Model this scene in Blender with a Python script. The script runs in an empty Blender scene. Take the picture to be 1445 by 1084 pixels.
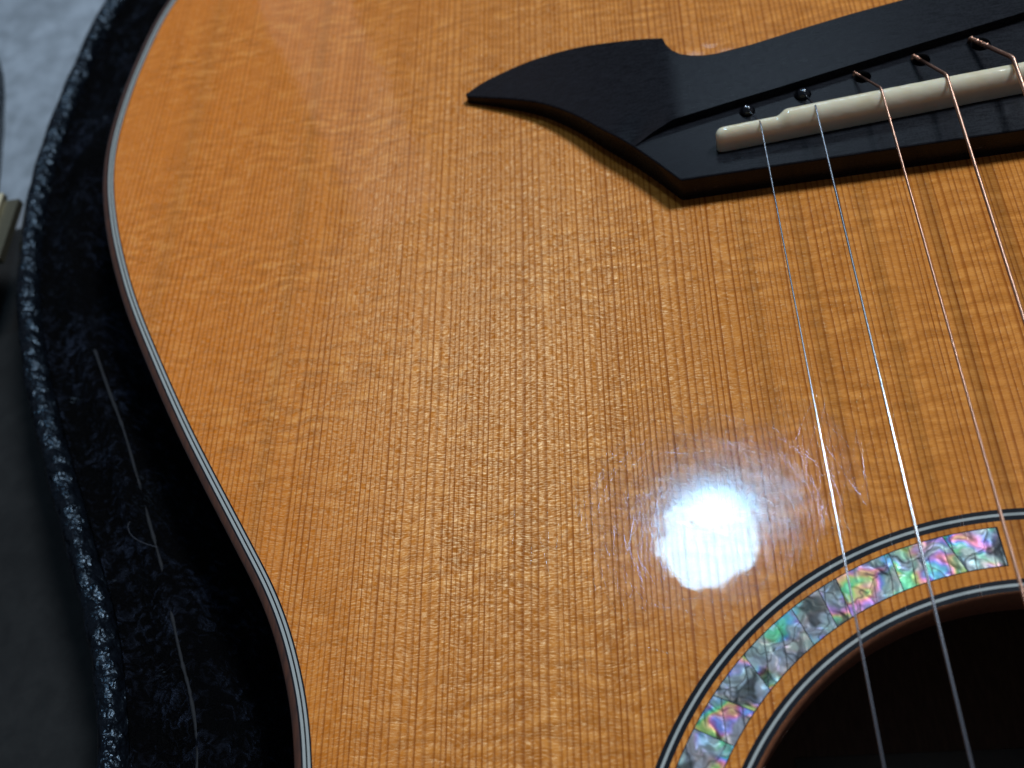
import bpy, bmesh, math, random
from mathutils import Vector, Matrix, noise
from mathutils.geometry import delaunay_2d_cdt
random.seed(7)
S = bpy.context.scene
COL = S.collection
MM = 0.001
# ------------------------------------------------------------------ camera
cam_d = bpy.data.cameras.new('camera')
cam = bpy.data.objects.new('camera', cam_d); COL.objects.link(cam)
R = Vector((9.76384697e-01, -2.74786975e-04, -2.16038997e-01))
U = Vector((0.11209387, 0.85550351, 0.50551825))
F = Vector((-0.18468321, 0.51779693, -0.83533134))
M = Matrix((R, U, -F)).transposed().to_4x4()
M.translation = Vector((-45.732, -1.529, 164.539)) * MM
cam.matrix_world = M
cam_d.sensor_width = 36.0
cam_d.lens = 36.0 * 1420.09 / 1445
cam_d.clip_start = 0.01
cam_d.clip_end = 50
cam_d.dof.use_dof = True
cam_d.dof.focus_distance = 0.186
cam_d.dof.aperture_fstop = 15.0
S.camera = cam
# ------------------------------------------------------------------ light
w = bpy.data.worlds.new('World'); S.world = w; w.use_nodes = True
wn = w.node_tree.nodes; wl = w.node_tree.links
bg = wn['Background']
bg.inputs['Color'].default_value = (0.55, 0.66, 0.86, 1)
bg.inputs['Strength'].default_value = 0.10

def area(name, loc, target, power, col, shape, sx, sy=None):
    d = bpy.data.lights.new(name, 'AREA'); d.energy = power; d.color = col
    d.shape = shape; d.size = sx
    if sy: d.size_y = sy
    o = bpy.data.objects.new(name, d); COL.objects.link(o); o.location = loc
    o.rotation_euler = (Vector(target) - Vector(loc)).to_track_quat('-Z', 'Y').to_euler()
    return o
area('ceiling_downlight', (-0.073, 0.830, 1.90), (-0.073, 0.8301, 0), 8.8, (0.42, 0.72, 1.0), 'DISK', 0.212)
area('added_main_light', (0.98, 0.86, 1.90), (0, 0.12, 0), 48, (0.80, 0.90, 1.0), 'DISK', 0.46)  # added main lamp, placed so its own reflection falls out of view
area('pink_reflection_light', (-1.62, 3.86, 2.75), (-0.13, 0.2, 0), 1.9, (1.0, 0.86, 0.90), 'RECTANGLE', 0.40, 1.9)  # added lamp panel for the faint pinkish reflection on the upper left wood
area('bridge_reflection_light', (0.24, 2.4, 2.22), (0, 0.16, 0), 5.2, (0.60, 0.80, 1.0), 'RECTANGLE', 0.72, 0.33)  # added lamp panel that gives the bridge top its bluish reflection
S.view_settings.view_transform = 'Standard'
S.view_settings.look = 'None'
S.view_settings.exposure = 0.0
S.view_settings.gamma = 1.0

# ------------------------------------------------------------------ node helper
class N:
    def __init__(s, name):
        s.m = bpy.data.materials.new(name); s.m.use_nodes = True
        s.t = s.m.node_tree; s.n = s.t.nodes; s.l = s.t.links
        s.bsdf = s.n['Principled BSDF']; s.out = s.n['Material Output']
    def link(s, a, b): s.l.new(a, b)
    def _in(s, sock, v):
        if v is None: return
        if hasattr(v, 'is_linked') or hasattr(v, 'links'): s.l.new(v, sock)
        else:
            if isinstance(v, (tuple, list)) and len(v) == 3 and sock.type == 'RGBA': v = (*v, 1)
            sock.default_value = v
    def math(s, op, a, b=None, c=None, clamp=False):
        n = s.n.new('ShaderNodeMath'); n.operation = op; n.use_clamp = clamp
        s._in(n.inputs[0], a); s._in(n.inputs[1], b); s._in(n.inputs[2], c)
        return n.outputs[0]
    def pos(s):            # object coordinates in millimetres
        tc = s.n.new('ShaderNodeTexCoord')
        v = s.n.new('ShaderNodeVectorMath'); v.operation = 'SCALE'; v.inputs['Scale'].default_value = 1000
        s.link(tc.outputs['Object'], v.inputs[0]); return v.outputs[0]
    def sep(s, v):
        n = s.n.new('ShaderNodeSeparateXYZ'); s.link(v, n.inputs[0]); return n.outputs
    def comb(s, x=0.0, y=0.0, z=0.0):
        n = s.n.new('ShaderNodeCombineXYZ')
        for k, v in enumerate((x, y, z)): s._in(n.inputs[k], v)
        return n.outputs[0]
    def vmul(s, v, f):
        n = s.n.new('ShaderNodeVectorMath'); n.operation = 'MULTIPLY'; s.link(v, n.inputs[0]); n.inputs[1].default_value = f; return n.outputs[0]
    def vadd(s, v, f):
        n = s.n.new('ShaderNodeVectorMath'); n.operation = 'ADD'; s.link(v, n.inputs[0]); s._in(n.inputs[1], f); return n.outputs[0]
    def noise(s, v, scale=1.0, detail=2.0, rough=0.5, dist=0.0, color=False):
        n = s.n.new('ShaderNodeTexNoise'); s._in(n.inputs['Vector'], v)
        n.inputs['Scale'].default_value = scale; n.inputs['Detail'].default_value = detail
        n.inputs['Roughness'].default_value = rough; n.inputs['Distortion'].default_value = dist
        return n.outputs['Color'] if color else n.outputs['Fac']
    def voro(s, v, scale, feature='DISTANCE_TO_EDGE', out='Distance', rnd=1.0):
        n = s.n.new('ShaderNodeTexVoronoi'); n.feature = feature; s._in(n.inputs['Vector'], v)
        n.inputs['Scale'].default_value = scale; n.inputs['Randomness'].default_value = rnd
        return n.outputs[out]
    def map(s, v, a, b, c=0.0, d=1.0, smooth=False):
        n = s.n.new('ShaderNodeMapRange'); s._in(n.inputs['Value'], v)
        if smooth: n.interpolation_type = 'SMOOTHSTEP'
        for k, x in zip(('From Min', 'From Max', 'To Min', 'To Max'), (a, b, c, d)): n.inputs[k].default_value = x
        return n.outputs['Result']
    def ramp(s, f, stops, interp='LINEAR'):
        n = s.n.new('ShaderNodeValToRGB'); s._in(n.inputs[0], f); cr = n.color_ramp; cr.interpolation = interp
        while len(cr.elements) < len(stops): cr.elements.new(0.5)
        for e, (p, c) in zip(cr.elements, stops): e.position = p; e.color = (*c, 1)
        return n.outputs['Color']
    def mix(s, f, a, b, kind='MIX'):
        n = s.n.new('ShaderNodeMix'); n.data_type = 'RGBA'; n.blend_type = kind
        s._in(n.inputs['Factor'], f); s._in(n.inputs['A'] if False else n.inputs[6], a); s._in(n.inputs[7], b)
        return n.outputs[2]
    def bump(s, h, dist, strength=1.0, normal=None):
        n = s.n.new('ShaderNodeBump'); s._in(n.inputs['Height'], h)
        n.inputs['Distance'].default_value = dist * MM; n.inputs['Strength'].default_value = strength
        if normal is not None: s.link(normal, n.inputs['Normal'])
        return n.outputs['Normal']
    def set(s, **k):
        for a, v in k.items():
            s._in(s.bsdf.inputs[a.replace('_', ' ')], v)
        return s.m

# ------------------------------------------------------------------ materials
def coat_normal(m, p):
    a = m.noise(p, 0.10, 2.0)
    b = m.noise(p, 0.55, 2.0)
    c = m.noise(p, 6.0, 2.0)
    h = m.math('ADD', m.math('MULTIPLY', a, 0.05), m.math('ADD', m.math('MULTIPLY', b, 0.0015), m.math('MULTIPLY', c, 0.00006)))
    return m.bump(h, 1.0)

def gauss(m, x, c, wd, amp):
    d = m.math('DIVIDE', m.math('SUBTRACT', x, c), wd)
    return m.math('MULTIPLY', m.math('EXPONENT', m.math('MULTIPLY', m.math('MULTIPLY', d, d), -1.0)), amp)

def spruce():
    m = N('spruce_top'); p = m.pos(); x, y, z = m.sep(p)
    # slow drift of the grain, changing spacing of the year rings
    drift = m.noise(m.comb(m.math('MULTIPLY', x, 0.03), m.math('MULTIPLY', y, 0.006), 3.0), 1.0, 2.0)
    n1 = m.noise(m.comb(m.math('MULTIPLY', x, 0.045), 0.0, 0.0), 1.0, 1.0)
    n2 = m.noise(m.comb(m.math('MULTIPLY', x, 0.28), 7.0, 0.0), 1.0, 1.0)
    n3 = m.noise(m.comb(m.math('MULTIPLY', x, 0.5), m.math('MULTIPLY', y, 0.045), 9.0), 1.0, 2.0)
    u = m.math('ADD', m.math('DIVIDE', x, 1.18), m.math('MULTIPLY', n1, 7.5))
    u = m.math('ADD', u, m.math('MULTIPLY', n2, 1.6))
    u = m.math('ADD', u, m.math('MULTIPLY', n3, 0.22))
    u = m.math('ADD', u, m.math('MULTIPLY', drift, 1.6))
    f = m.math('FRACT', u); cell = m.math('FLOOR', u)
    wn_ = m.n.new('ShaderNodeTexWhiteNoise'); wn_.noise_dimensions = '1D'; m.link(cell, wn_.inputs['W'])
    rnd = wn_.outputs['Value']
    up = m.map(f, 0.40, 0.88, 0, 1, True)
    up = m.math('POWER', up, 1.6)
    dn = m.map(f, 0.93, 1.0, 1, 0)
    line = m.math('MULTIPLY', up, dn)
    line = m.math('MULTIPLY', line, m.map(rnd, 0, 1, 0.55, 1.0))
    brk = m.noise(m.comb(m.math('MULTIPLY', x, 1.3), m.math('MULTIPLY', y, 0.16), 2.0), 1.0, 3.0)
    line = m.math('MULTIPLY', line, m.map(brk, 0.3, 0.7, 0.8, 1.1))
    # second, fainter fine lines
    f2 = m.math('FRACT', m.math('ADD', m.math('MULTIPLY', u, 2.37), 0.3))
    fine = m.math('MULTIPLY', m.map(f2, 0.55, 0.95, 0, 1, True), m.map(m.noise(m.comb(m.math('MULTIPLY', x, .2), 1.0, 0.0), 1.0, 0.0), .45, .6, 0, .14))
    # tall soft bands
    bands = m.noise(m.comb(m.math('MULTIPLY', x, 0.16), m.math('MULTIPLY', y, 0.004), 5.0), 1.0, 3.0)
    dark = m.math('ADD', gauss(m, x, -132.8, 1.6, .40), gauss(m, x, -165.4, 2.6, .34))
    dark = m.math('ADD', dark, gauss(m, x, -52.0, 2.0, .10))
    # cross silk: short medullary flecks across the grain
    wob = m.noise(m.comb(m.math('MULTIPLY', x, 0.07), m.math('MULTIPLY', y, 0.03), 0.0), 1.0, 2.0)
    yy = m.math('ADD', y, m.math('MULTIPLY', wob, 5.0))
    silk = m.noise(m.comb(m.math('MULTIPLY', x, 0.75), m.math('MULTIPLY', yy, 4.6), 1.0), 1.0, 3.0, 0.6)
    fleck = m.noise(m.comb(m.math('MULTIPLY', x, 1.1), m.math('MULTIPLY', yy, 9.0), 8.0), 1.0, 2.0, 0.6)
    ripple = m.noise(m.comb(m.math('ADD', m.math('MULTIPLY', x, 0.15), m.math('MULTIPLY', y, 0.05)), m.math('MULTIPLY', yy, 0.62), 4.0), 1.0, 2.5, 0.55, 0.25)
    patch = m.noise(m.comb(m.math('MULTIPLY', x, 0.03), m.math('MULTIPLY', y, 0.035), 6.0), 1.0, 2.0)
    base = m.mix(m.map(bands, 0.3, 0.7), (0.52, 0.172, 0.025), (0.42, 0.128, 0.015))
    base = m.mix(m.map(x, -70, 10, 0, 0.7, True), base, (0.53, 0.185, 0.032))  # paler tan to the right: milky lacquer haze put into the wood colour
    # left graded to deeper amber, the haze-free end of the painted haze
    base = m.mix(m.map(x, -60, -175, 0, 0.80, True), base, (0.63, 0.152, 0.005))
    base = m.mix(m.math('MULTIPLY', dark, 1.0, clamp=True), base, (0.30, 0.095, 0.012))
    base = m.mix(m.map(silk, 0.38, 0.62, 0.0, 0.40), base, (0.60, 0.225, 0.048))
    base = m.mix(m.math('MULTIPLY', m.map(ripple, 0.50, 0.66, 0.0, 0.60), m.map(patch, .4, .6, .35, 1.0)), base, (0.72, 0.285, 0.060))
    base = m.mix(m.math('MULTIPLY', m.map(ripple, 0.34, 0.50, 0.42, 0.0), m.map(patch, .4, .6, .35, 1.0)), base, (0.28, 0.085, 0.010))
    base = m.mix(m.math('ADD', m.math('MULTIPLY', line, m.map(x, -80, -170, 0.92, 0.6, True)), fine, clamp=True), base, (0.225, 0.050, 0.005))
    h = m.math('ADD', m.math('MULTIPLY', silk, 0.040), m.math('MULTIPLY', fleck, 0.016))
    h = m.math('ADD', h, m.math('MULTIPLY', ripple, 0.12))
    h = m.math('ADD', h, m.math('MULTIPLY', line, -0.02))
    nb = m.bump(h, 1.0)
    # fibres run out of the surface a little: tilt the under-coat normal
    tilt = m.vadd(nb, (0.37, -0.09, 0.0))
    nn = m.n.new('ShaderNodeVectorMath'); nn.operation = 'NORMALIZE'; m.link(tilt, nn.inputs[0])
    tan = m.n.new('ShaderNodeTangent'); tan.direction_type = 'RADIAL'; tan.axis = 'Z'
    m.link(nn.outputs[0], m.bsdf.inputs['Normal'])
    gl = m.map(m.math('MULTIPLY', silk, m.map(fleck, .3, .7, .75, 1.3)), 0.48, 0.66, 0.0, 0.65)
    gl = m.math('MULTIPLY', gl, m.math('SUBTRACT', 1.0, m.math('MULTIPLY', line, .8)))
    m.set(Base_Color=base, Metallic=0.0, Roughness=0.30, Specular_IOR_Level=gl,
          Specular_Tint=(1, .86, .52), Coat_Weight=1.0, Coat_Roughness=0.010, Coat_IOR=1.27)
    m.link(m.comb(0.0, 1.0, 0.0), m.bsdf.inputs['Tangent'])
    m.bsdf.inputs['Anisotropic'].default_value = 0.45
    m.link(coat_normal(m, p), m.bsdf.inputs['Coat Normal'])
    # micro-scratched haze of the polish
    gz = m.n.new('ShaderNodeBsdfGlossy'); gz.inputs['Roughness'].default_value = 0.16; gz.inputs['Color'].default_value = (.75, .92, 1, 1)
    mx = m.n.new('ShaderNodeMixShader')
    hz = m.noise(m.comb(m.math('MULTIPLY', x, 0.9), m.math('MULTIPLY', y, 0.12), 0.0), 1.0, 3.0)
    m.link(m.map(hz, .3, .7, 0.0012, 0.0045), mx.inputs[0]); m.link(m.bsdf.outputs[0], mx.inputs[1]); m.link(gz.outputs[0], mx.inputs[2])
    m.link(mx.outputs[0], m.out.inputs['Surface'])
    return m.m

def lacquered(name, col, rough=0.5, var=0.0):
    m = N(name); p = m.pos()
    c = m.mix(m.noise(p, 0.8, 3.0), tuple(v * (1 - var) for v in col), tuple(min(1, v * (1 + var)) for v in col))
    m.set(Base_Color=c, Roughness=rough, Specular_IOR_Level=0.05, Coat_Weight=1.0, Coat_Roughness=0.014)
    m.link(coat_normal(m, p), m.bsdf.inputs['Coat Normal'])
    return m.m

def ebony():
    m = N('ebony'); p = m.pos(); x, y, z = m.sep(p)
    g = m.noise(m.comb(m.math('MULTIPLY', x, 0.25), m.math('MULTIPLY', y, 3.0), m.math('MULTIPLY', z, 3.0)), 1.0, 4.0, 0.6)
    pore = m.noise(m.comb(m.math('MULTIPLY', x, 0.9), m.math('MULTIPLY', y, 7.0), m.math('MULTIPLY', z, 3.0)), 1.0, 2.0, 0.6)
    spot = m.noise(p, 2.2, 3.0)
    c = m.mix(m.map(g, .3, .7), (0.004, 0.004, 0.005), (0.011, 0.011, 0.014))
    c = m.mix(m.map(pore, .68, .76, 0, .6), c, (0.07, 0.07, 0.08))
    r = m.math('ADD', m.map(g, .3, .7, 0.24, 0.33), m.map(spot, .4, .7, -0.03, 0.04))
    m.set(Base_Color=c, Roughness=r, Specular_IOR_Level=0.12)
    h = m.math('ADD', m.math('MULTIPLY', g, 0.006), m.math('MULTIPLY', pore, 0.005))
    m.link(m.bump(h, 1.0, 0.8), m.bsdf.inputs['Normal'])
    return m.m

def bone():
    m = N('bone'); p = m.pos(); x, y, z = m.sep(p)
    a = m.noise(p, 0.25, 3.0); b = m.noise(m.vmul(p, (0.5, 3, 3)), 1.0, 3.0)
    c = m.mix(m.map(a, .3, .7), (0.66, 0.56, 0.38), (0.70, 0.62, 0.46))
    c = m.mix(m.map(b, .55, .75, 0, .15), c, (0.46, 0.38, 0.25))
    m.set(Base_Color=c, Roughness=0.10, Coat_Weight=0.6, Coat_Roughness=0.05, Subsurface_Weight=0.6, Subsurface_Scale=0.003)
    m.bsdf.inputs['Subsurface Radius'].default_value = (1, .7, .4)
    h = m.math('ADD', m.math('MULTIPLY', m.noise(p, 0.5, 1.0), 0.06), m.math('MULTIPLY', b, 0.01))
    m.link(m.bump(h, 1.0), m.bsdf.inputs['Normal'])
    return m.m

def abalone():
    m = N('abalone'); p = m.pos()
    oi = m.n.new('ShaderNodeObjectInfo'); rnd = oi.outputs['Random']
    off = m.comb(m.math('MULTIPLY', rnd, 91.0), m.math('MULTIPLY', rnd, 53.0), m.math('MULTIPLY', rnd, 17.0))
    q = m.vadd(p, off)
    warp = m.noise(q, 0.22, 2.0, 0.5, color=True)
    q2 = m.vadd(q, m.vmul(m.vadd(warp, (-.5, -.5, -.5)), (6, 6, 6)))
    hue = m.noise(m.vmul(q2, (1.0, 1.3, 1.0)), 0.13, 1.0, 0.5)
    hue2 = m.math('FRACT', m.math('ADD', m.math('MULTIPLY', hue, 3.4), rnd))
    irid = m.ramp(hue2, [(0.0, (0.06, 0.40, 0.26)), (0.13, (0.05, 0.30, 0.46)), (0.26, (0.14, 0.15, 0.55)),
                         (0.38, (0.46, 0.18, 0.55)), (0.50, (0.70, 0.16, 0.26)), (0.60, (0.70, 0.34, 0.14)),
                         (0.70, (0.36, 0.46, 0.08)), (0.82, (0.06, 0.42, 0.14)), (1.0, (0.06, 0.40, 0.26))])
    grey = m.mix(m.noise(q2, 0.3, 2.0), (0.10, 0.105, 0.095), (0.30, 0.32, 0.31))
    amt = m.map(m.noise(q2, 0.17, 2.0, 0.5), 0.45, 0.62, 0.08, 0.8, True)
    c = m.mix(amt, grey, irid)
    fl = m.map(m.noise(m.vmul(q2, (1, 2.2, 1)), 0.36, 3.0, 0.5), 0.58, 0.70, 0, 0.75, True)
    c = m.mix(fl, c, m.mix(0.5, irid, (0.80, 0.86, 0.95)))
    sm = m.map(m.noise(q2, 0.15, 2.0), 0.36, 0.44, 0.85, 0.0, True)
    c = m.mix(sm, c, (0.03, 0.027, 0.024))
    c = m.mix(0.04, c, (0.02, 0.02, 0.018))
    wave = m.n.new('ShaderNodeTexWave'); wave.inputs['Scale'].default_value = 0.11; wave.inputs['Distortion'].default_value = 2.0
    wave.inputs['Detail'].default_value = 1.0; m.link(q, wave.inputs['Vector'])
    vein = m.map(wave.outputs['Fac'], 0.0, 0.03, 1.0, 0.0)
    vein = m.math('MULTIPLY', vein, m.map(m.noise(q, 0.1, 1.0), .42, .52))
    v2 = m.map(m.voro(q2, 0.11), 0.0, 0.022, 1.0, 0.0)
    c = m.mix(m.math('MAXIMUM', m.math('MULTIPLY', vein, 0.85), m.math('MULTIPLY', v2, 0.8)), c, (0.015, 0.015, 0.013))
    m.link(m.bump(m.noise(q2, 0.22, 2.0), 0.8), m.bsdf.inputs['Normal'])
    m.set(Base_Color=c, Metallic=0.25, Roughness=0.38, Specular_IOR_Level=0.2, Coat_Weight=1.0, Coat_Roughness=0.014)
    m.link(coat_normal(m, p), m.bsdf.inputs['Coat Normal'])
    return m.m

def plush():
    m = N('black_plush'); p = m.pos()
    big = m.noise(p, 0.06, 3.0, 0.6, 0.5); mid = m.noise(p, 0.45, 4.0, 0.65, 0.8); fine = m.noise(p, 3.0, 3.0, 0.7)
    nap = m.map(m.math('MULTIPLY', big, m.map(mid, .35, .7, 0.3, 1.5)), 0.42, 0.80)
    c = m.mix(nap, (0.0006, 0.0006, 0.0009), (0.004, 0.0045, 0.007))
    h = m.math('ADD', m.math('MULTIPLY', mid, 1.2), m.math('MULTIPLY', fine, 0.55))
    m.link(m.bump(h, 1.3, 0.9), m.bsdf.inputs['Normal'])
    m.set(Base_Color=c, Roughness=0.6, Specular_IOR_Level=0.05, Sheen_Weight=m.map(nap, 0, 1, 0.0, 0.12), Sheen_Roughness=0.35, Sheen_Tint=(0.45, 0.6, 1.0))
    return m.m

def pile():
    m = N('plush_pile'); p = m.pos()
    m.set(Base_Color=(0.0035, 0.004, 0.006), Roughness=0.42, Specular_IOR_Level=0.28, Specular_Tint=(.6, .8, 1))
    return m.m

def vinyl():
    m = N('black_vinyl'); p = m.pos()
    q = m.vadd(p, m.vmul(m.noise(p, 0.35, 2.0, color=True), (2.5, 2.5, 2.5)))
    v = m.voro(q, 0.36, 'SMOOTH_F1'); v2 = m.voro(q, 0.95, 'F1')
    h = m.math('ADD', m.math('MULTIPLY', v, -1.5), m.math('MULTIPLY', v2, -0.30))
    h = m.math('ADD', h, m.math('MULTIPLY', m.noise(p, 2.2, 2.0), 0.10))
    m.link(m.bump(h, 1.0), m.bsdf.inputs['Normal'])
    m.set(Base_Color=(0.003, 0.004, 0.006), Roughness=m.map(m.noise(p, 0.4, 2.0), .3, .7, .20, .34), Specular_IOR_Level=0.34, Specular_Tint=(.6, .8, 1))
    return m.m

def metal(name, col, rough, bump=None, metallic=1.0):
    m = N(name); p = m.pos()
    c = m.mix(m.noise(p, 1.5, 3.0), tuple(v * .8 for v in col), col)
    m.set(Base_Color=c, Metallic=metallic, Roughness=rough)
    if bump:
        y = m.sep(p)[1]
        wv = m.math('SINE', m.math('MULTIPLY', y, 2 * math.pi / bump))
        m.link(m.bump(wv, 0.012), m.bsdf.inputs['Normal'])
    return m.m

def stone(name, a, b, s, rough=.7):
    m = N(name); p = m.pos()
    n = m.noise(p, s, 5.0, 0.6, 0.4); n2 = m.noise(p, s * .22, 3.0)
    c = m.mix(m.map(n, .3, .7), a, b); c = m.mix(m.map(n2, .35, .65, 0, .35), c, tuple(v * .7 for v in a))
    m.link(m.bump(n, 0.5, .4), m.bsdf.inputs['Normal'])
    m.set(Base_Color=c, Roughness=rough)
    return m.m

def rosewood(name, a, b, coat=1.0):
    m = N(name); p = m.pos()
    n = m.noise(m.vmul(p, (1.0, 0.12, 1.0)), 1.6, 4.0, .6)
    c = m.mix(m.map(n, .3, .7), a, b)
    m.set(Base_Color=c, Roughness=.5, Coat_Weight=coat, Coat_Roughness=.06)
    return m.m

def scratch_mat():
    m = N('hairline_scratch')
    g = m.n.new('ShaderNodeBsdfGlossy'); g.inputs['Color'].default_value = (0.42, 0.42, 0.44, 1); g.inputs['Roughness'].default_value = 0.10
    t = m.n.new('ShaderNodeBsdfTransparent'); a = m.n.new('ShaderNodeMixShader'); a.inputs[0].default_value = 0.27
    m.link(t.outputs[0], a.inputs[1]); m.link(g.outputs[0], a.inputs[2]); m.link(a.outputs[0], m.out.inputs['Surface'])
    return m.m

MT = dict(spruce=spruce(), black=lacquered('black_fibre', (0.006, 0.007, 0.010)), white=lacquered('white_fibre', (0.34, 0.345, 0.32), .5, .08),
          bind=rosewood('rosewood_binding', (0.030, 0.010, 0.005), (0.085, 0.026, 0.010)),
          rim=rosewood('mahogany_rim', (0.17, 0.060, 0.028), (0.32, 0.115, 0.055), 0.0),
          inside=rosewood('rosewood_inside', (0.14, 0.07, 0.04), (0.24, 0.13, 0.075), 0.0),
          ebony=ebony(), bone=bone(), aba=abalone(), plush=plush(), vinyl=vinyl(),
          steel=metal('plain_steel', (0.62, 0.66, 0.72), 0.22), bronze=metal('wound_bronze', (0.80, 0.45, 0.31), 0.28, 0.2),
          ballm=lacquered('black_ball', (0.006, 0.006, 0.008), .25), brass=metal('worn_brass', (0.26, 0.23, 0.16), 0.5),
          floor=stone('grey_floor', (0.17, 0.19, 0.21), (0.33, 0.36, 0.40), 0.12), seam=stone('seam_velvet', (.001, .0012, .002), (.006, .007, .011), .35, .85), pile=pile(), dark_sheet=stone('charcoal_mottled', (.0008, .0008, .0009), (.0075, .0072, .0068), .22, .95), label=stone('paper', (.55, .52, .44), (.62, .6, .52), .05),
          scratch=scratch_mat(), silver=metal('nickel_fret', (.7, .7, .68), .25), lint=lacquered('lint', (.07, .075, .09), .9),
          shell=lacquered('dark_shell', (.012, .012, .013), .8, .3))

# ------------------------------------------------------------------ object helpers
def empty(name, loc, label, cat):
    o = bpy.data.objects.new(name, None); COL.objects.link(o)
    o.location = Vector(loc) * MM; o.empty_display_size = 0.02
    o['label'] = label; o['category'] = cat; return o
def part(name, verts, faces, mat, parent=None, smooth=True, label=None, kind=None, sharp=None):
    me = bpy.data.meshes.new(name)
    me.from_pydata([Vector(v) * MM for v in verts], [], faces); me.update()
    if smooth: me.polygons.foreach_set('use_smooth', [True] * len(me.polygons))
    if sharp: me.set_sharp_from_angle(angle=math.radians(sharp))
    me.materials.append(MT[mat])
    o = bpy.data.objects.new(name, me); COL.objects.link(o)
    if parent is not None: attach(o, parent)
    if label: o['label'] = label
    if kind: o['kind'] = kind
    return o
def attach(o, parent):
    o.parent = parent
    base = Vector((0, 0, 0)); q = parent
    while q is not None: base += q.location; q = q.parent
    o.location = -base          # mesh coordinates stay world coordinates
def catmull(P, n=8, closed=False):
    P = [Vector(p) for p in P]; out = []; L = len(P)
    rng = range(L if closed else L - 1)
    for i in rng:
        if closed: a, b, c, d = P[(i - 1) % L], P[i], P[(i + 1) % L], P[(i + 2) % L]
        else: a, b, c, d = P[max(i - 1, 0)], P[i], P[i + 1], P[min(i + 2, L - 1)]
        for k in range(n):
            t = k / n
            out.append(0.5 * ((2 * b) + (c - a) * t + (2 * a - 5 * b + 4 * c - d) * t * t + (3 * b - a - 3 * c + d) * t ** 3))
    if not closed: out.append(P[-1].copy())
    return out
def smooth_closed(P, it):
    for _ in range(it):
        L = len(P); P = [P[i] * .5 + (P[i - 1] + P[(i + 1) % L]) * .25 for i in range(L)]
    return P
def normals2(P):
    L = len(P); out = []
    for i in range(L):
        t = (P[(i + 1) % L] - P[i - 1]); t.normalize(); out.append(Vector((t.y, -t.x)))
    return out
def signed(P): return sum(P[i - 1].x * P[i].y - P[i].x * P[i - 1].y for i in range(len(P))) / 2
def inside(p, P):
    c = False; j = len(P) - 1
    for i in range(len(P)):
        a, b = P[i], P[j]
        if (a[1] > p[1]) != (b[1] > p[1]) and p[0] < (b[0] - a[0]) * (p[1] - a[1]) / (b[1] - a[1]) + a[0]: c = not c
        j = i
    return c
def loft(rings, closed=True):
    n = len(rings[0]); V = [v for r in rings for v in r]; Fc = []
    for k in range(len(rings) - 1):
        for i in range(n if closed else n - 1):
            j = (i + 1) % n
            Fc.append((k * n + i, k * n + j, (k + 1) * n + j, (k + 1) * n + i))
    return V, Fc
def cdt(loops, extra=(), lines=(), holes=()):
    V = []; E = []
    for L in list(loops) + list(holes):
        b = len(V); V += [Vector((p[0], p[1])) for p in L]; E += [(b + i, b + (i + 1) % len(L)) for i in range(len(L))]
    for L in lines:
        b = len(V); V += [Vector((p[0], p[1])) for p in L]; E += [(b + i, b + i + 1) for i in range(len(L) - 1)]
    V += [Vector(p) for p in extra]
    v, e, f, *_ = delaunay_2d_cdt(V, E, [], 0, 1e-4)
    keep = []
    for t in f:
        c = sum((v[i] for i in t), Vector((0, 0))) / 3
        if inside(c, loops[0]) and not any(inside(c, h) for h in list(loops[1:]) + list(holes)):
            a = (v[t[1]] - v[t[0]]).cross(v[t[2]] - v[t[0]])
            keep.append(tuple(t) if a > 0 else tuple(reversed(t)))
    return v, keep
def tube(path, rad, sides=10, cap=True):
    """path: list of Vector; rad: float or list"""
    P = [Vector(p) for p in path]; n = len(P); rings = []
    t0 = (P[1] - P[0]).normalized(); up = Vector((0, 0, 1)) if abs(t0.z) < .9 else Vector((1, 0, 0))
    nrm = (up - t0 * up.dot(t0)).normalized()
    for i in range(n):
        t = (P[min(i + 1, n - 1)] - P[max(i - 1, 0)]).normalized()
        nrm = (nrm - t * nrm.dot(t)).normalized(); b = t.cross(nrm)
        r = rad[i] if isinstance(rad, (list, tuple)) else rad
        rings.append([P[i] + (nrm * math.cos(a) + b * math.sin(a)) * r for a in (2 * math.pi * k / sides for k in range(sides))])
    V, Fc = loft(rings)
    if cap:
        Fc.append(tuple(reversed(range(sides)))); Fc.append(tuple(range((n - 1) * sides, n * sides)))
    return V, Fc
def merge(*vf):
    V = []; Fc = []
    for v, f in vf:
        b = len(V); V += list(v); Fc += [tuple(i + b for i in t) for t in f]
    return V, Fc
def box(x0, x1, y0, y1, z0, z1):
    V = [(x, y, z) for z in (z0, z1) for y in (y0, y1) for x in (x0, x1)]
    return V, [(0, 2, 3, 1), (4, 5, 7, 6), (0, 1, 5, 4), (1, 3, 7, 5), (3, 2, 6, 7), (2, 0, 4, 6)]

FLOOR_Z = -128.0
# ------------------------------------------------------------------ floor
fl = part('floor', [(-2500, -2500, FLOOR_Z), (2500, -2500, FLOOR_Z), (2500, 2500, FLOOR_Z), (-2500, 2500, FLOOR_Z)], [(0, 1, 2, 3)], 'floor', smooth=False, kind='structure')

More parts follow.
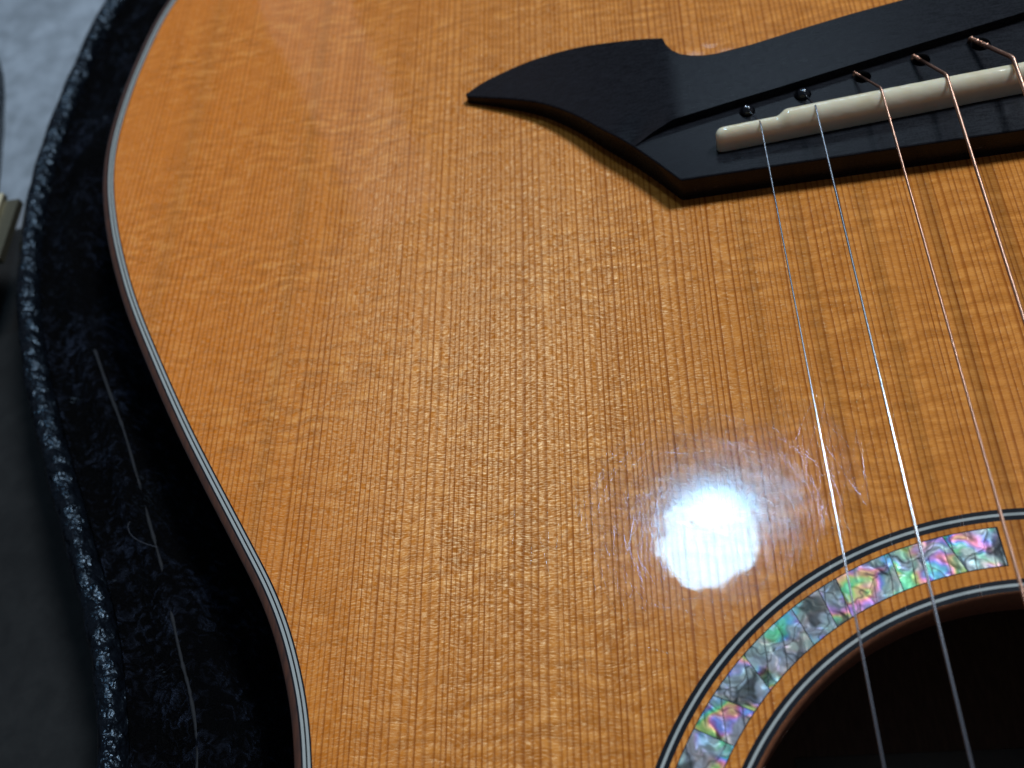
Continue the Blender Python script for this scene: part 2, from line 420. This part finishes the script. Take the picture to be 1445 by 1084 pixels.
# ------------------------------------------------------------------ guitar body outline
PURF = [(-180.59, 242.07), (-185.36, 219.33), (-186.96, 201.29), (-186.91, 187.07), (-185.18, 174.95), (-182.24, 164.09), (-178.53, 153.47), (-173.5, 141.5), (-168.67, 131.5), (-162.24, 119.72), (-155.68, 108.16), (-149.56, 97.83), (-143.72, 88.57), (-139.0, 81.25), (-133.15, 72.2), (-127.27, 62.9), (-122.87, 54.3), (-119.57, 45.7), (-117.5, 38.38), (-116.04, 30.42)]
left = [(0, 336), (-30, 335), (-60, 330), (-95, 318), (-125, 302), (-150, 282), (-168, 262)] + PURF + [(-114.5, 18), (-114.6, 0), (-117.5, -20), (-123, -42), (-130, -65), (-136, -88), (-138, -108), (-135, -128), (-124, -150), (-104, -168), (-75, -180), (-40, -185), (0, -187)]
right = [(-x, y) for x, y in left[1:-1]][::-1]
OUT = [v.to_2d() for v in catmull([(x, y, 0) for x, y in left + right], 6, True)]
OUT = smooth_closed(OUT, 3)
if signed(OUT) < 0: OUT.reverse()
NRM = normals2(OUT)      # outward for a counter-clockwise loop
def off(d): return [p + n * d for p, n in zip(OUT, NRM)]
def at_z(L, z): return [Vector((p.x, p.y, z)) for p in L]

G = empty('acoustic_guitar', (0, 75, -104), 'acoustic guitar with amber striped wood top, black bridge and shell rosette, lying in its case', 'guitar')
def gp(name, vf, mat, **k): return part(name, vf[0], vf[1], mat, k.pop('parent', G), **k)
def circle(r, n, cx=0, cy=0): return [Vector((cx + r * math.cos(2 * math.pi * i / n), cy + r * math.sin(2 * math.pi * i / n))) for i in range(n)]
HOLE = 52.1
v, f = cdt([off(0)], holes=[circle(HOLE, 180)])
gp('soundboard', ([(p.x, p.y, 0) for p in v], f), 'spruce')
# thickness of the hole edge, dark reddish, and the top's underside
gp('soundhole_edge', loft([at_z(circle(HOLE - .02, 180), 0.01), at_z(circle(HOLE - .35, 180), -0.5), at_z(circle(HOLE - .4, 180), -8.2), at_z(circle(HOLE + 9, 180), -8.25)]), 'rim')
under = cdt([off(-1)], holes=[circle(HOLE + 8, 90)])
gp('soundboard_underside', ([(p.x, p.y, -5.3) for p in under[0]], under[1]), 'inside')
# purfling lines round the edge
edges = [0, .32, .80, 1.10, 1.62, 1.95]
for k in range(5):
    a, b = edges[k], edges[k + 1]; dark = k % 2 == 0; zz = .012 + (0 if dark else .006)
    gp('purfling_line', loft([at_z(off(b + .01), zz - .05), at_z(off(b), zz), at_z(off(a), zz), at_z(off(a - .01), zz - .05)]), 'black' if dark else 'white', smooth=False, label='black line of the edge inlay' if dark else 'white line of the edge inlay')
rb = [(1.95, .0), (2.7, -.03), (3.1, -.2), (3.4, -.5), (3.5, -1.1), (3.5, -6.0)]
gp('binding', loft([at_z(off(d), z) for d, z in rb[::-1]]), 'bind', label='dark reddish wood binding with a rounded edge')
gp('side', loft([at_z(off(3.45), -103), at_z(off(3.45), -6)]), 'bind')
v, f = cdt([off(3.4)])
gp('back', ([(p.x, p.y, -102) for p in v], f), 'inside')
gp('brace', box(-120, 120, 78, 86, -20, -5.4), 'inside')
gp('brace', box(-110, 110, 30, 37, -101.8, -92), 'inside')
lb = box(-44, -30, 38, 62, -101.9, -101.6); gp('paper_label', box(-34, 22, 20, 47.5, -101.9, -101.5), 'label')
# rosette
def annulus(r0, r1, z, n=180):
    return loft([at_z(circle(r1 + .01, n), z - .05), at_z(circle(r1, n), z), at_z(circle(r0, n), z), at_z(circle(r0 - .01, n), z - .05)])
for lst in ((65.9, 65.15, 64.68, 63.9), (54.1, 53.35, 52.88, 52.12)):
    for k in range(3):
        gp('rosette_ring', annulus(lst[k + 1], lst[k], .012 + (.006 if k == 1 else 0)), 'white' if k == 1 else 'black', smooth=False, label='thin white ring' if k == 1 else 'thin black ring')
cuts_o = [91.85, 99.5, 107.7, 116.5, 119.65, 124.6, 134.6, 142.0, 147.5, 156.0, 165.0, 174, 183, 193, 203, 214, 225, 236, 247, 258, 268]
cuts_i = [91.75, 98.0, 108.6, 118.1, 121.0, 125.9, 136.2, 140.5, 146.8, 157.2, 164.0, 175, 182, 194, 202, 215, 224, 237, 246, 258, 268]
def seg(a0, a1, b0, b1, r0, r1, z, g):
    n = 8; top = []
    for k in range(n + 1):
        ao = math.radians(a0 + g + (a1 - a0 - 2 * g) * k / n); top.append((r1 * math.cos(ao), r1 * math.sin(ao), z))
    for k in range(n + 1):
        ai = math.radians(b0 + g + (b1 - b0 - 2 * g) * k / n); top.append((r0 * math.cos(ai), r0 * math.sin(ai), z))
    F_ = [(k, k + 1, n + 2 + k, n + 1 + k) for k in range(n)]
    bot = [(x, y, z - .06) for x, y, _ in top]; V = top + bot; m_ = len(top)
    loop = list(range(n + 1)) + list(range(2 * n + 1, n, -1))
    F_ += [(loop[i], loop[(i + 1) % len(loop)], loop[(i + 1) % len(loop)] + m_, loop[i] + m_) for i in range(len(loop))]
    return V, F_
gp('shell_bed', seg(91.7, 268.2, 91.6, 268.3, 56.28, 62.98, .008, 0), 'black', smooth=False)
# (fine bed shows as the dark outline round the shell)
bed = [(r * math.cos(math.radians(a)), r * math.sin(math.radians(a)), .008) for a in [91.6] + list(range(92, 268)) + [268.3] for r in (56.28, 62.98)]
o = bpy.data.objects['shell_bed']; me = bpy.data.meshes.new('shell_bed')
me.from_pydata([Vector(q) * MM for q in bed], [], [(2 * i, 2 * i + 2, 2 * i + 3, 2 * i + 1) for i in range(177)]); me.materials.append(MT['black']); o.data = me
for k in range(len(cuts_o) - 1):
    gp('shell_piece', seg(cuts_o[k], cuts_o[k + 1], cuts_i[k], cuts_i[k + 1], 56.45, 62.82, .020, .07), 'aba', smooth=False)

# ------------------------------------------------------------------ bridge
WUP = [(-93.01, 181.28), (-89.11, 183.41), (-85.2, 184.68), (-79.9, 185.92), (-74.65, 186.55), (-68.61, 186.6), (-62.68, 186.0), (-54.45, 184.19), (-48.84, 182.62), (-45.73, 181.46)]
WNOTCH = [(-45.12, 179.21), (-44.04, 177.09), (-42.31, 175.39), (-40.09, 174.38), (-37.54, 173.74), (-34.81, 173.61), (-27.12, 174.59), (-16.36, 176.78), (-5.71, 178.73), (4.76, 180.23)]
WLOW = [(-92.63, 180.18), (-88.67, 178.5), (-83.39, 176.21), (-78.9, 174.0), (-75.37, 172.02), (-71.57, 169.27), (-68.0, 166.15), (-64.43, 162.57), (-60.65, 158.26), (-57.4, 154.9)]
FACET = [(-54.6, 152.0), (-50.08, 146.6), (-45.72, 140.97)]
FRONT = [(-45.18, 140.65), (-25.67, 140.72), (-5.24, 140.7), (20.16, 140.6), (45, 140.6)]
RIGHT = [(48, 145), (54, 152), (60, 159), (68, 167), (76, 173), (85, 178), (93, 181), (88, 185), (80, 188), (70, 190), (58, 191), (48, 190.5), (45, 187.5), (40, 185.5), (32, 184.3), (20, 182.6)]
up = catmull([(x, y, 0) for x, y in WUP], 3); lo = catmull([(x, y, 0) for x, y in WLOW + FACET[:1]], 3)
BO = [Vector((p.x, p.y)) for p in lo] + [Vector(p) for p in FACET[1:] + FRONT + RIGHT] + [Vector(p) for p in WNOTCH[::-1]] + [Vector((p.x, p.y)) for p in up[::-1]]
if signed(BO) < 0: BO.reverse()
STEP = [(-54.9, 151.2), (-50, 153.9), (-45.6, 155.7), (-34, 158.1), (-23, 160.15), (6.4, 166.1), (27.2, 170.1), (62, 176.9), (80, 180)]
def ystep(x):
    for (a, b), (c, d) in zip(STEP, STEP[1:]):
        if x <= c: return b + (d - b) * (x - a) / (c - a)
    return STEP[-1][1]
def ztop(x, y):
    rear = 6.35 + 2.0 * min(1, max(0, (x + 54.9) / 9))
    wing_x = -46.3 - (y - 170) * 0.02
    if x < wing_x:
        t = wing_x - x
        z = 8.2 - .132 * t
        k = min(1, max(0, (y - ystep(x)) / 10)) ; k = k * k * (3 - 2 * k); wq = min(1, max(0, (x + 60) / 6)); k = k * wq + (1 - wq)
        rear = z * k + min(z, rear) * (1 - k)
    if x > 47: rear = 8.35 - .13 * (x - 47)
    if y > ystep(x) + .07: return rear
    zf = 6.35
    if y < 147.0: zf -= 0.010 * (147.0 - y) ** 1.0 * 1.0
    return zf
BN = normals2(BO); B2 = [p - n * .32 for p, n in zip(BO, BN)]
HOLES = [(-30.17, 156.75, 1.7), (-18.56, 159.0, 1.8), (-6.1, 161.3, 1.75), (5.9, 163.5, 1.85), (17.9, 165.2, 1.95), (30, 167.6, 2.0)]
hl = [circle(r, 24, x, y) for x, y, r in HOLES]
lines = [[(x, y) for x, y in STEP], [(x, y + .14) for x, y in STEP]]
grid = []
gx = -92.0
while gx < 92:
    gy = 141.5
    while gy < 190:
        if inside((gx, gy), B2): grid.append((gx + random.uniform(-.1, .1), gy + random.uniform(-.1, .1)))
        gy += 1.9
    gx += 1.9
v, f = cdt([B2], grid, lines, hl)
BV = [(p.x, p.y, ztop(p.x, p.y)) for p in v]
e2 = [(p.x, p.y, ztop(p.x, p.y) - .004) for p in B2]
e1 = [(p.x, p.y, ztop(q.x, q.y) - .13) for p, q in zip([a - n * .09 for a, n in zip(BO, BN)], B2)]
e0 = [(p.x, p.y, ztop(q.x, q.y) - .34) for p, q in zip(BO, B2)]
eb = [(p.x, p.y, 0.0) for p in BO]
sk = loft([eb, e0, e1, e2])
parts = [(BV, f), sk]
for (x, y, r), L in zip(HOLES, hl):
    zt = ztop(x, y)
    parts.append(loft([[(p.x, p.y, ztop(p.x, p.y)) for p in L], [(p.x, p.y, zt - .35) for p in circle(r * .9, 24, x, y)], [(p.x, p.y, zt - 4.5) for p in circle(r * .8, 24, x, y)]]))
    parts.append(([(p.x, p.y, zt - 4.4) for p in circle(r * .82, 24, x, y)], [tuple(range(24))]))
br = gp('bridge', merge(*parts), 'ebony', sharp=22)

# saddle
sec = []
xs = [-37.4 + .02, -37.3, -37.0, -36.5, -35.8] + [-35 + i * .5 for i in range(0, 154)]
def lerp(a, b, t): t = min(1, max(0, t)); t = t * t * (3 - 2 * t); return a + (b - a) * t
for x in xs:
    yf = 146.4 + .0585 * (x + 37.4)
    th = lerp(3.05, 4.05, (x + 25.2) / 2.2) - lerp(0, .35, (x + 5) / 30)
    zt = lerp(10.95, 11.65, (x + 25.2) / 2.6) + .05 * noise.noise(Vector((x * .5, 0, 0)))
    endt = min(1, max(0, (x + 37.4) / 1.6)); k = math.sqrt(1 - (1 - endt) ** 2)
    zt = 6.0 + (zt - 6.0) * (.72 + .28 * k); c = th / 2; hw = c * (.35 + .65 * k)
    r_ = 1.15 * (.5 + .5 * k); r_ = min(r_, hw * .98)
    cs = [(yf + c - hw, 5.0)]
    for a in range(0, 9):
        th_ = math.radians(180 - 11.25 * a); fy = hw * 1.25; fz = 3.6 * k + .6
        cs.append((yf + c - hw + fy + fy * math.cos(th_), zt - fz + fz * math.sin(th_)))
    for a in range(0, 7):
        th_ = math.radians(90 - 15 * a); rr_ = hw * .6; cs.append((yf + c + hw - rr_ + rr_ * math.cos(th_), zt - rr_ + rr_ * math.sin(th_)))
    cs.append((yf + c + hw, 5.0))
    sec.append([Vector((x, y, z)) for y, z in cs])
V, Fc = loft(sec, closed=False)
Fc = [tuple(reversed(q)) for q in Fc]
Fc.append(tuple(range(len(sec[0])))); 
gp('saddle', (V, Fc), 'bone')

# strings : kink point on the saddle, point on the line nearer the neck, radius
STR = [((-28.4, 148.6, 11.0), (-27.3, 24.8, 11.9), .17, 'steel', (-30.0, 156.2, 7.3)),
       ((-17.45, 150.2, 11.6), (-16.05, 24.4, 12.1), .22, 'steel', (-18.4, 158.3, 7.4)),
       ((-4.55, 152.0, 11.7), (-3.95, 47.1, 12.1), .25, 'bronze', (-7.6, 161.9, 7.3)),
       ((7.85, 152.7, 11.8), (7.55, 94.1, 12.1), .35, 'bronze', (4.45, 163.9, 7.3)),
       ((20.3, 154.0, 12.2), (20.15, 145.6, 12.3), .46, 'bronze', (16.1, 166.1, 7.3)),
       ((31.8, 154.6, 12.3), (31.0, 100, 12.6), .66, 'bronze', (28.4, 168.2, 7.3))]
for i, (K, B, r, mat, E_) in enumerate(STR):
    K, B, E_ = Vector(K), Vector(B), Vector(E_)
    d = (B - K) / (K.y - B.y); far = K + d * (K.y + 190)
    if i == 4: far = Vector((17.5, -190, 12.8))
    pts = [far, K + d * 60, K + d * 20, K + d * 6, K + d * 1.6]
    e = (E_ - K).normalized()
    pts += [K + d * .5 + Vector((0, 0, -.01)), K + e * .5 + Vector((0, 0, .02)), K + e * 1.6]
    if i < 2:
        pts += [K + e * 5, E_]
        s = gp('string', tube(pts, r, 12), mat, label='plain steel string with a black ball end')
        # dark ball that seats in the countersunk hole
        bm = bmesh.new(); bmesh.ops.create_uvsphere(bm, u_segments=20, v_segments=14, radius=1.42 if i else 1.32)
        hx, hy, hr = HOLES[i]
        bv = [Vector((v_.co.x + hx + .05, v_.co.y + hy - .15, v_.co.z + 6.6)) for v_ in bm.verts]
        bf = [tuple(q.index for q in ff.verts) for ff in bm.faces]; bm.free()
        gp('ball_end', (bv, bf), 'ballm', parent=s)
        tw = [Vector((hx + .45 * math.cos(a * .7), hy - .2 + .30 * math.sin(a * .7) , 7.72 + .04 * a)) for a in range(10)]
        gp('wire_twist', tube(tw, .10, 6), 'steel', parent=s)
    else:
        L = (E_ - K).length
        pts += [K + e * L * .45, K + e * L * .80]
        s = gp('string', tube(pts, r, 14), mat, label='bronze wound string')
        P0 = K + e * L * (.80 if i < 4 else .60)
        core = [P0 + e * t for t in (0, L * .06, L * .12, L * .2)] + [E_, E_ + Vector((-.2, .5, -1.2)), E_ + Vector((-.2, .7, -3))]
        tip = tube(core, r * .86, 10)
        side_ = e.cross(Vector((0, 0, 1))).normalized(); upv = side_.cross(e)
        n = 90; hel = []
        Lh = (E_ - P0).length + .3
        for q in range(n):
            t = q / (n - 1); a = t * 2 * math.pi * (4.5 if i < 4 else 5.5)
            hel.append(P0 + e * (t * Lh) + (side_ * math.cos(a) + upv * math.sin(a)) * (r * .80))
        tw = tube(hel, r * .40, 7)
        gp('wrap_end', merge(tip, tw), 'bronze', parent=s)
    s['kink'] = 1; del s['kink']

# fingerboard end (below the picture)
fb = gp('fingerboard', box(-28, 28, -190, -68, .02, 6.0), 'ebony', smooth=False)
for yy in (-82, -98, -115, -133, -152, -172):
    gp('fret', tube([Vector((-28, yy, 6)), Vector((28, yy, 6))], 1.0, 8), 'silver')

# ------------------------------------------------------------------ hairline scratches in the lacquer
SV = []; SF = []; rs = random.Random(3)
def scratch(cx, cy, ang, L, curv, wd, slope):
    n = max(3, int(L / 1.6)); b0 = len(SV); x, y, a = cx, cy, ang
    for k in range(n + 1):
        t = k / n; ww = wd * math.sin(math.pi * (0.08 + .84 * t)) ** .5
        nx, ny = -math.sin(a), math.cos(a); hh = ww / 2 * math.tan(math.radians(slope))
        SV.append((x + nx * ww / 2, y + ny * ww / 2, .030)); SV.append((x, y, .030 + hh)); SV.append((x - nx * ww / 2, y - ny * ww / 2, .030))
        x += math.cos(a) * L / n; y += math.sin(a) * L / n; a += curv * L / n + rs.uniform(-.008, .008)
    for k in range(n):
        b = b0 + 3 * k
        SF.append((b, b + 1, b + 4, b + 3)); SF.append((b + 1, b + 2, b + 5, b + 4))
for k in range(4600):
    rr = abs(rs.gauss(0, 9.5)); th = rs.uniform(0, 2 * math.pi)
    cx, cy = -45 + rr * 1.4 * math.cos(th), 69 + rr * .9 * math.sin(th)
    if math.hypot(cx, cy) < 67 or cx > -20: continue
    ang = rs.gauss(math.radians(105), .6) if rs.random() < .6 else rs.uniform(0, math.pi)
    scratch(cx, cy, ang, rs.uniform(3, 10) if rs.random() < .8 else rs.uniform(9, 20), rs.gauss(.004, .011), rs.uniform(.016, .030), rs.uniform(7, 13))
gp('hairline_scratches', (SV, SF), 'scratch', kind='stuff')

# ------------------------------------------------------------------ case
RIM = [(-221.58, 272.24), (-225.29, 246.59), (-227.3, 222), (-227.3, 199.94), (-225.85, 183.77), (-223.38, 169.4), (-220.52, 157.51), (-215.48, 141.95), (-209.3, 126.8), (-202.92, 113.5), (-195.96, 99.6), (-189.29, 86.9), (-183.23, 75.13), (-177.4, 63.9), (-173.21, 53.43), (-170.19, 43.62), (-167.98, 35.13)]
cl = [(0, 395), (-70, 388), (-130, 366), (-175, 338), (-205, 305)] + RIM + [(-166.5, 20), (-167, 0), (-170, -25), (-175, -60), (-178, -100), (-174, -140), (-155, -185), (-115, -215), (-70, -228), (0, -232)]
cr = [(-x, y) for x, y in cl[1:-1]][::-1]
CO = [v_.to_2d() for v_ in catmull([(x, y, 0) for x, y in cl + cr], 8, True)]
CO = smooth_closed(CO, 6)
if signed(CO) < 0: CO.reverse()
CN = normals2(CO)
def coff(d, z, wob=0, sc=.05):
    out = []
    for p, n_ in zip(CO, CN):
        q = p + n_ * d
        if wob: q = q + n_ * wob * noise.noise(Vector((q.x * sc, q.y * sc, d * .1)))
        out.append(Vector((q.x, q.y, z + (wob * .5 * noise.noise(Vector((q.x * sc, q.y * sc, 5 + d * .1))) if wob else 0))))
    return out
CZ = -15.0
K_ = empty('guitar_case', (0, 75, FLOOR_Z), 'open black guitar case with crinkled vinyl rim and black plush lining around the guitar', 'guitar case')
def cp(name, vf, mat, **k): return part(name, vf[0], vf[1], mat, k.pop('parent', K_), **k)
cp('shell', loft([coff(-3, FLOOR_Z + 3), coff(-.5, FLOOR_Z + 12), coff(0, FLOOR_Z + 30), coff(0, CZ - 5)]), 'vinyl')
rimrings = []
for a in range(-40, 221, 20):
    t = math.radians(a)
    rimrings.append(coff(-3.2 + 3.2 * math.cos(t), CZ - 4 + 4.0 * math.sin(t), .5, .12))
rimrings.append(coff(-8, CZ - 12))
cp('rim', loft(rimrings), 'vinyl', label='rolled crinkled vinyl rim')
# plush lining: from the rim in to the guitar's side, a padded bolster with a raised seam
def gnear():
    return off(6.0)
GI = off(7.5)
import bisect
def nearest(p):
    best = min(GI, key=lambda q: (q - p).length_squared); return best
pairs = []
for p, n_ in zip(CO, CN):
    a = p - n_ * 7.0; pairs.append((a, nearest(a)))
# smooth the inner end along the loop
inn_ = smooth_closed([b for a, b in pairs], 10)
prof = [(0, -17.5), (.03, -19), (.08, -19.8), (.16, -19.4), (.26, -18.4), (.36, -17.2), (.46, -16.8), (.56, -19), (.66, -24), (.76, -30), (.86, -38), (.94, -50), (1.0, -70)]
rings = []
for t, z in prof:
    ring = []
    for (a, _), b in zip(pairs, inn_):
        q = a.lerp(b, t); amp = 2.0 * math.sin(math.pi * min(1, t * 1.1 + .02))
        zz = z + amp * noise.noise(Vector((q.x * .055, q.y * .055, 0))) + amp * .5 * noise.noise(Vector((q.x * .16, q.y * .11, 3)))
        ring.append(Vector((q.x, q.y, zz)))
    rings.append(ring)
cp('plush_lining', loft(rings[::-1]), 'plush')
# short pile of the plush, leaning in drifting directions (only along the side the picture shows)
pr = random.Random(11); FV = []; FF = []; nr = len(rings); cnt = len(rings[0])
vis = [i for i in range(cnt) if rings[0][i].x < -120 and -40 < rings[0][i].y < 330]
for q in range(90000):
    i = pr.choice(vis); j = (i + 1) % cnt; k = pr.randrange(nr - 2)
    a, b, c_, d_ = rings[k][i], rings[k][j], rings[k + 1][i], rings[k + 1][j]
    u_, v_ = pr.random(), pr.random()
    pnt = a.lerp(b, u_).lerp(c_.lerp(d_, u_), v_)
    if (b - a).length * (c_ - a).length < 25 * pr.random(): continue
    fx = noise.noise(Vector((pnt.x * .05, pnt.y * .05, 11))) * 5 + noise.noise(Vector((pnt.x * .25, pnt.y * .25, 5))) * 2.2 + pr.gauss(0, .35)
    ln = pr.uniform(.7, 1.5); ti = .55 + .4 * noise.noise(Vector((pnt.x * .09, pnt.y * .09, 2)))
    dv = Vector((math.cos(fx) * ti, math.sin(fx) * ti, 1 - ti * .6)) * ln
    sd = Vector((-math.sin(fx), math.cos(fx), 0)) * .07
    n0 = len(FV); FV += [pnt - sd, pnt + sd, pnt + dv]; FF.append((n0, n0 + 1, n0 + 2))
cp('plush_pile', (FV, FF), 'pile', kind='stuff', smooth=False)
SEAM = [(-191.5, 134.5), (-185.13, 122.23), (-177.68, 108.89), (-168.02, 88.47), (-161.59, 74.94), (-157.63, 65.48), (-153.3, 55.06), (-150.17, 47.98), (-147, 38), (-146, 25)]
sp = catmull([(x, y, -17.1 + .8 * noise.noise(Vector((x * .06, y * .06, 0)))) for x, y in SEAM], 8)
cp('lining_seam', tube(sp, [0.36 + .25 * noise.noise(q * 1.3) for q in sp], 8), 'seam', label='raised seam in the plush lining')
# lid: mirrored outline, folded open to the left
XM = -236.0
L2 = [Vector((2 * XM - p.x, p.y)) for p in CO]; L2.reverse()
_c, _s = math.cos(math.radians(10)), math.sin(math.radians(10)); _h = Vector((-231.6, 182.0))
L2 = [Vector(((p.x - _h.x) * _c - (p.y - _h.y) * _s, (p.x - _h.x) * _s + (p.y - _h.y) * _c)) + _h for p in L2]; LN = normals2(L2)
def loff(d, z): return [Vector((p.x + n_.x * d, p.y + n_.y * d, z + (p.x + 231.6) * .19)) for p, n_ in zip(L2, LN)]
lid = cp('lid', loft([loff(-60, CZ - 26), loff(-30, CZ - 23), loff(-12, CZ - 18), loff(-3, CZ - 13), loff(0, CZ - 8), loff(0, CZ - 3), loff(-.6, CZ - 1.2), loff(-1.8, CZ - .3), loff(-3.2, CZ), loff(-4.6, CZ - .6), loff(-6, CZ - 3), loff(-7, CZ - 14), loff(-20, CZ - 20)]), 'vinyl')
v, f = cdt([[q.to_2d() for q in loff(-9, 0)]])
cp('lid_lining', ([(p.x, p.y, CZ - 19.5 + (p.x + 231.6) * .19) for p in v], f), 'plush', parent=lid)
# brass hinge between case and lid
hg = cp('hinge', merge(box(-235.0, -229.4, 170.2, 191.6, CZ - 4.6, CZ - 2.4), box(-239.6, -235.8, 170.2, 193.4, CZ - 5, CZ - 3)), 'brass', smooth=False, label='worn brass hinge between case and lid')
for q in range(3):
    y0 = 170.4 + q * 7.8
    cp('knuckle', tube([Vector((-235.4, y0, CZ - 2.2)), Vector((-235.4, y0 + 7.4, CZ - 2.2))], 1.6, 16), 'brass', parent=hg, sharp=40)
cp('hinge_pin', tube([Vector((-235.4, 169.9, CZ - 2.2)), Vector((-235.4, 194.0, CZ - 2.2))], .9, 10), 'brass', parent=hg)

# dark lumpy sheet standing for the unidentified dark area left of the case
band = [(p, n_) for p, n_ in zip(CO, CN) if p.x < -150 and -190 < p.y < 213]
rings = []
for d in [1.5, 4, 8, 13, 19, 26, 34, 43, 53, 64, 76, 90, 105, 122, 140, 160, 166]:
    ring = []
    for p, n_ in band:
        q = p + Vector((-1, 0)) * d
        e_ = min(1, max(0, 213 - p.y) / 7) ** .5
        z = -34 - 8 * (1 - math.exp(-d / 10)) + 5 * noise.noise(Vector((q.x * .03, q.y * .02, 0))) + 1.2 * noise.noise(Vector((q.x * .15, q.y * .12, 4)))
        z = FLOOR_Z + 2 + (z - FLOOR_Z - 2) * e_
        if d > 163: z = FLOOR_Z + .5
        ring.append(Vector((q.x, q.y, z)))
    rings.append(ring)
V, Fc = loft(rings, closed=False)
if (Vector(V[Fc[0][1]]) - Vector(V[Fc[0][0]])).cross(Vector(V[Fc[0][2]]) - Vector(V[Fc[0][1]])).z < 0: Fc = [tuple(reversed(q)) for q in Fc]
bl = part('dark_sheet', V, Fc, 'dark_sheet'); bl['label'] = 'dark charcoal lumpy sheet on the floor beside the waist of the case'; bl['category'] = 'dark_sheet'

# loose thread and lint lying on the plush
th_ = catmull([(-171.5, 88.0, -17.5), (-171.3, 85.6, -16.0), (-169.6, 83.0, -15.4), (-166.9, 81.2, -15.6), (-163.6, 80.2, -17.0)], 8)
V, Fc = tube(th_, .05, 5)
t_ = part('loose_thread', V, Fc, 'lint'); t_['label'] = 'single curled loose thread lying on the black plush lining'; t_['category'] = 'thread'
print('scene built')
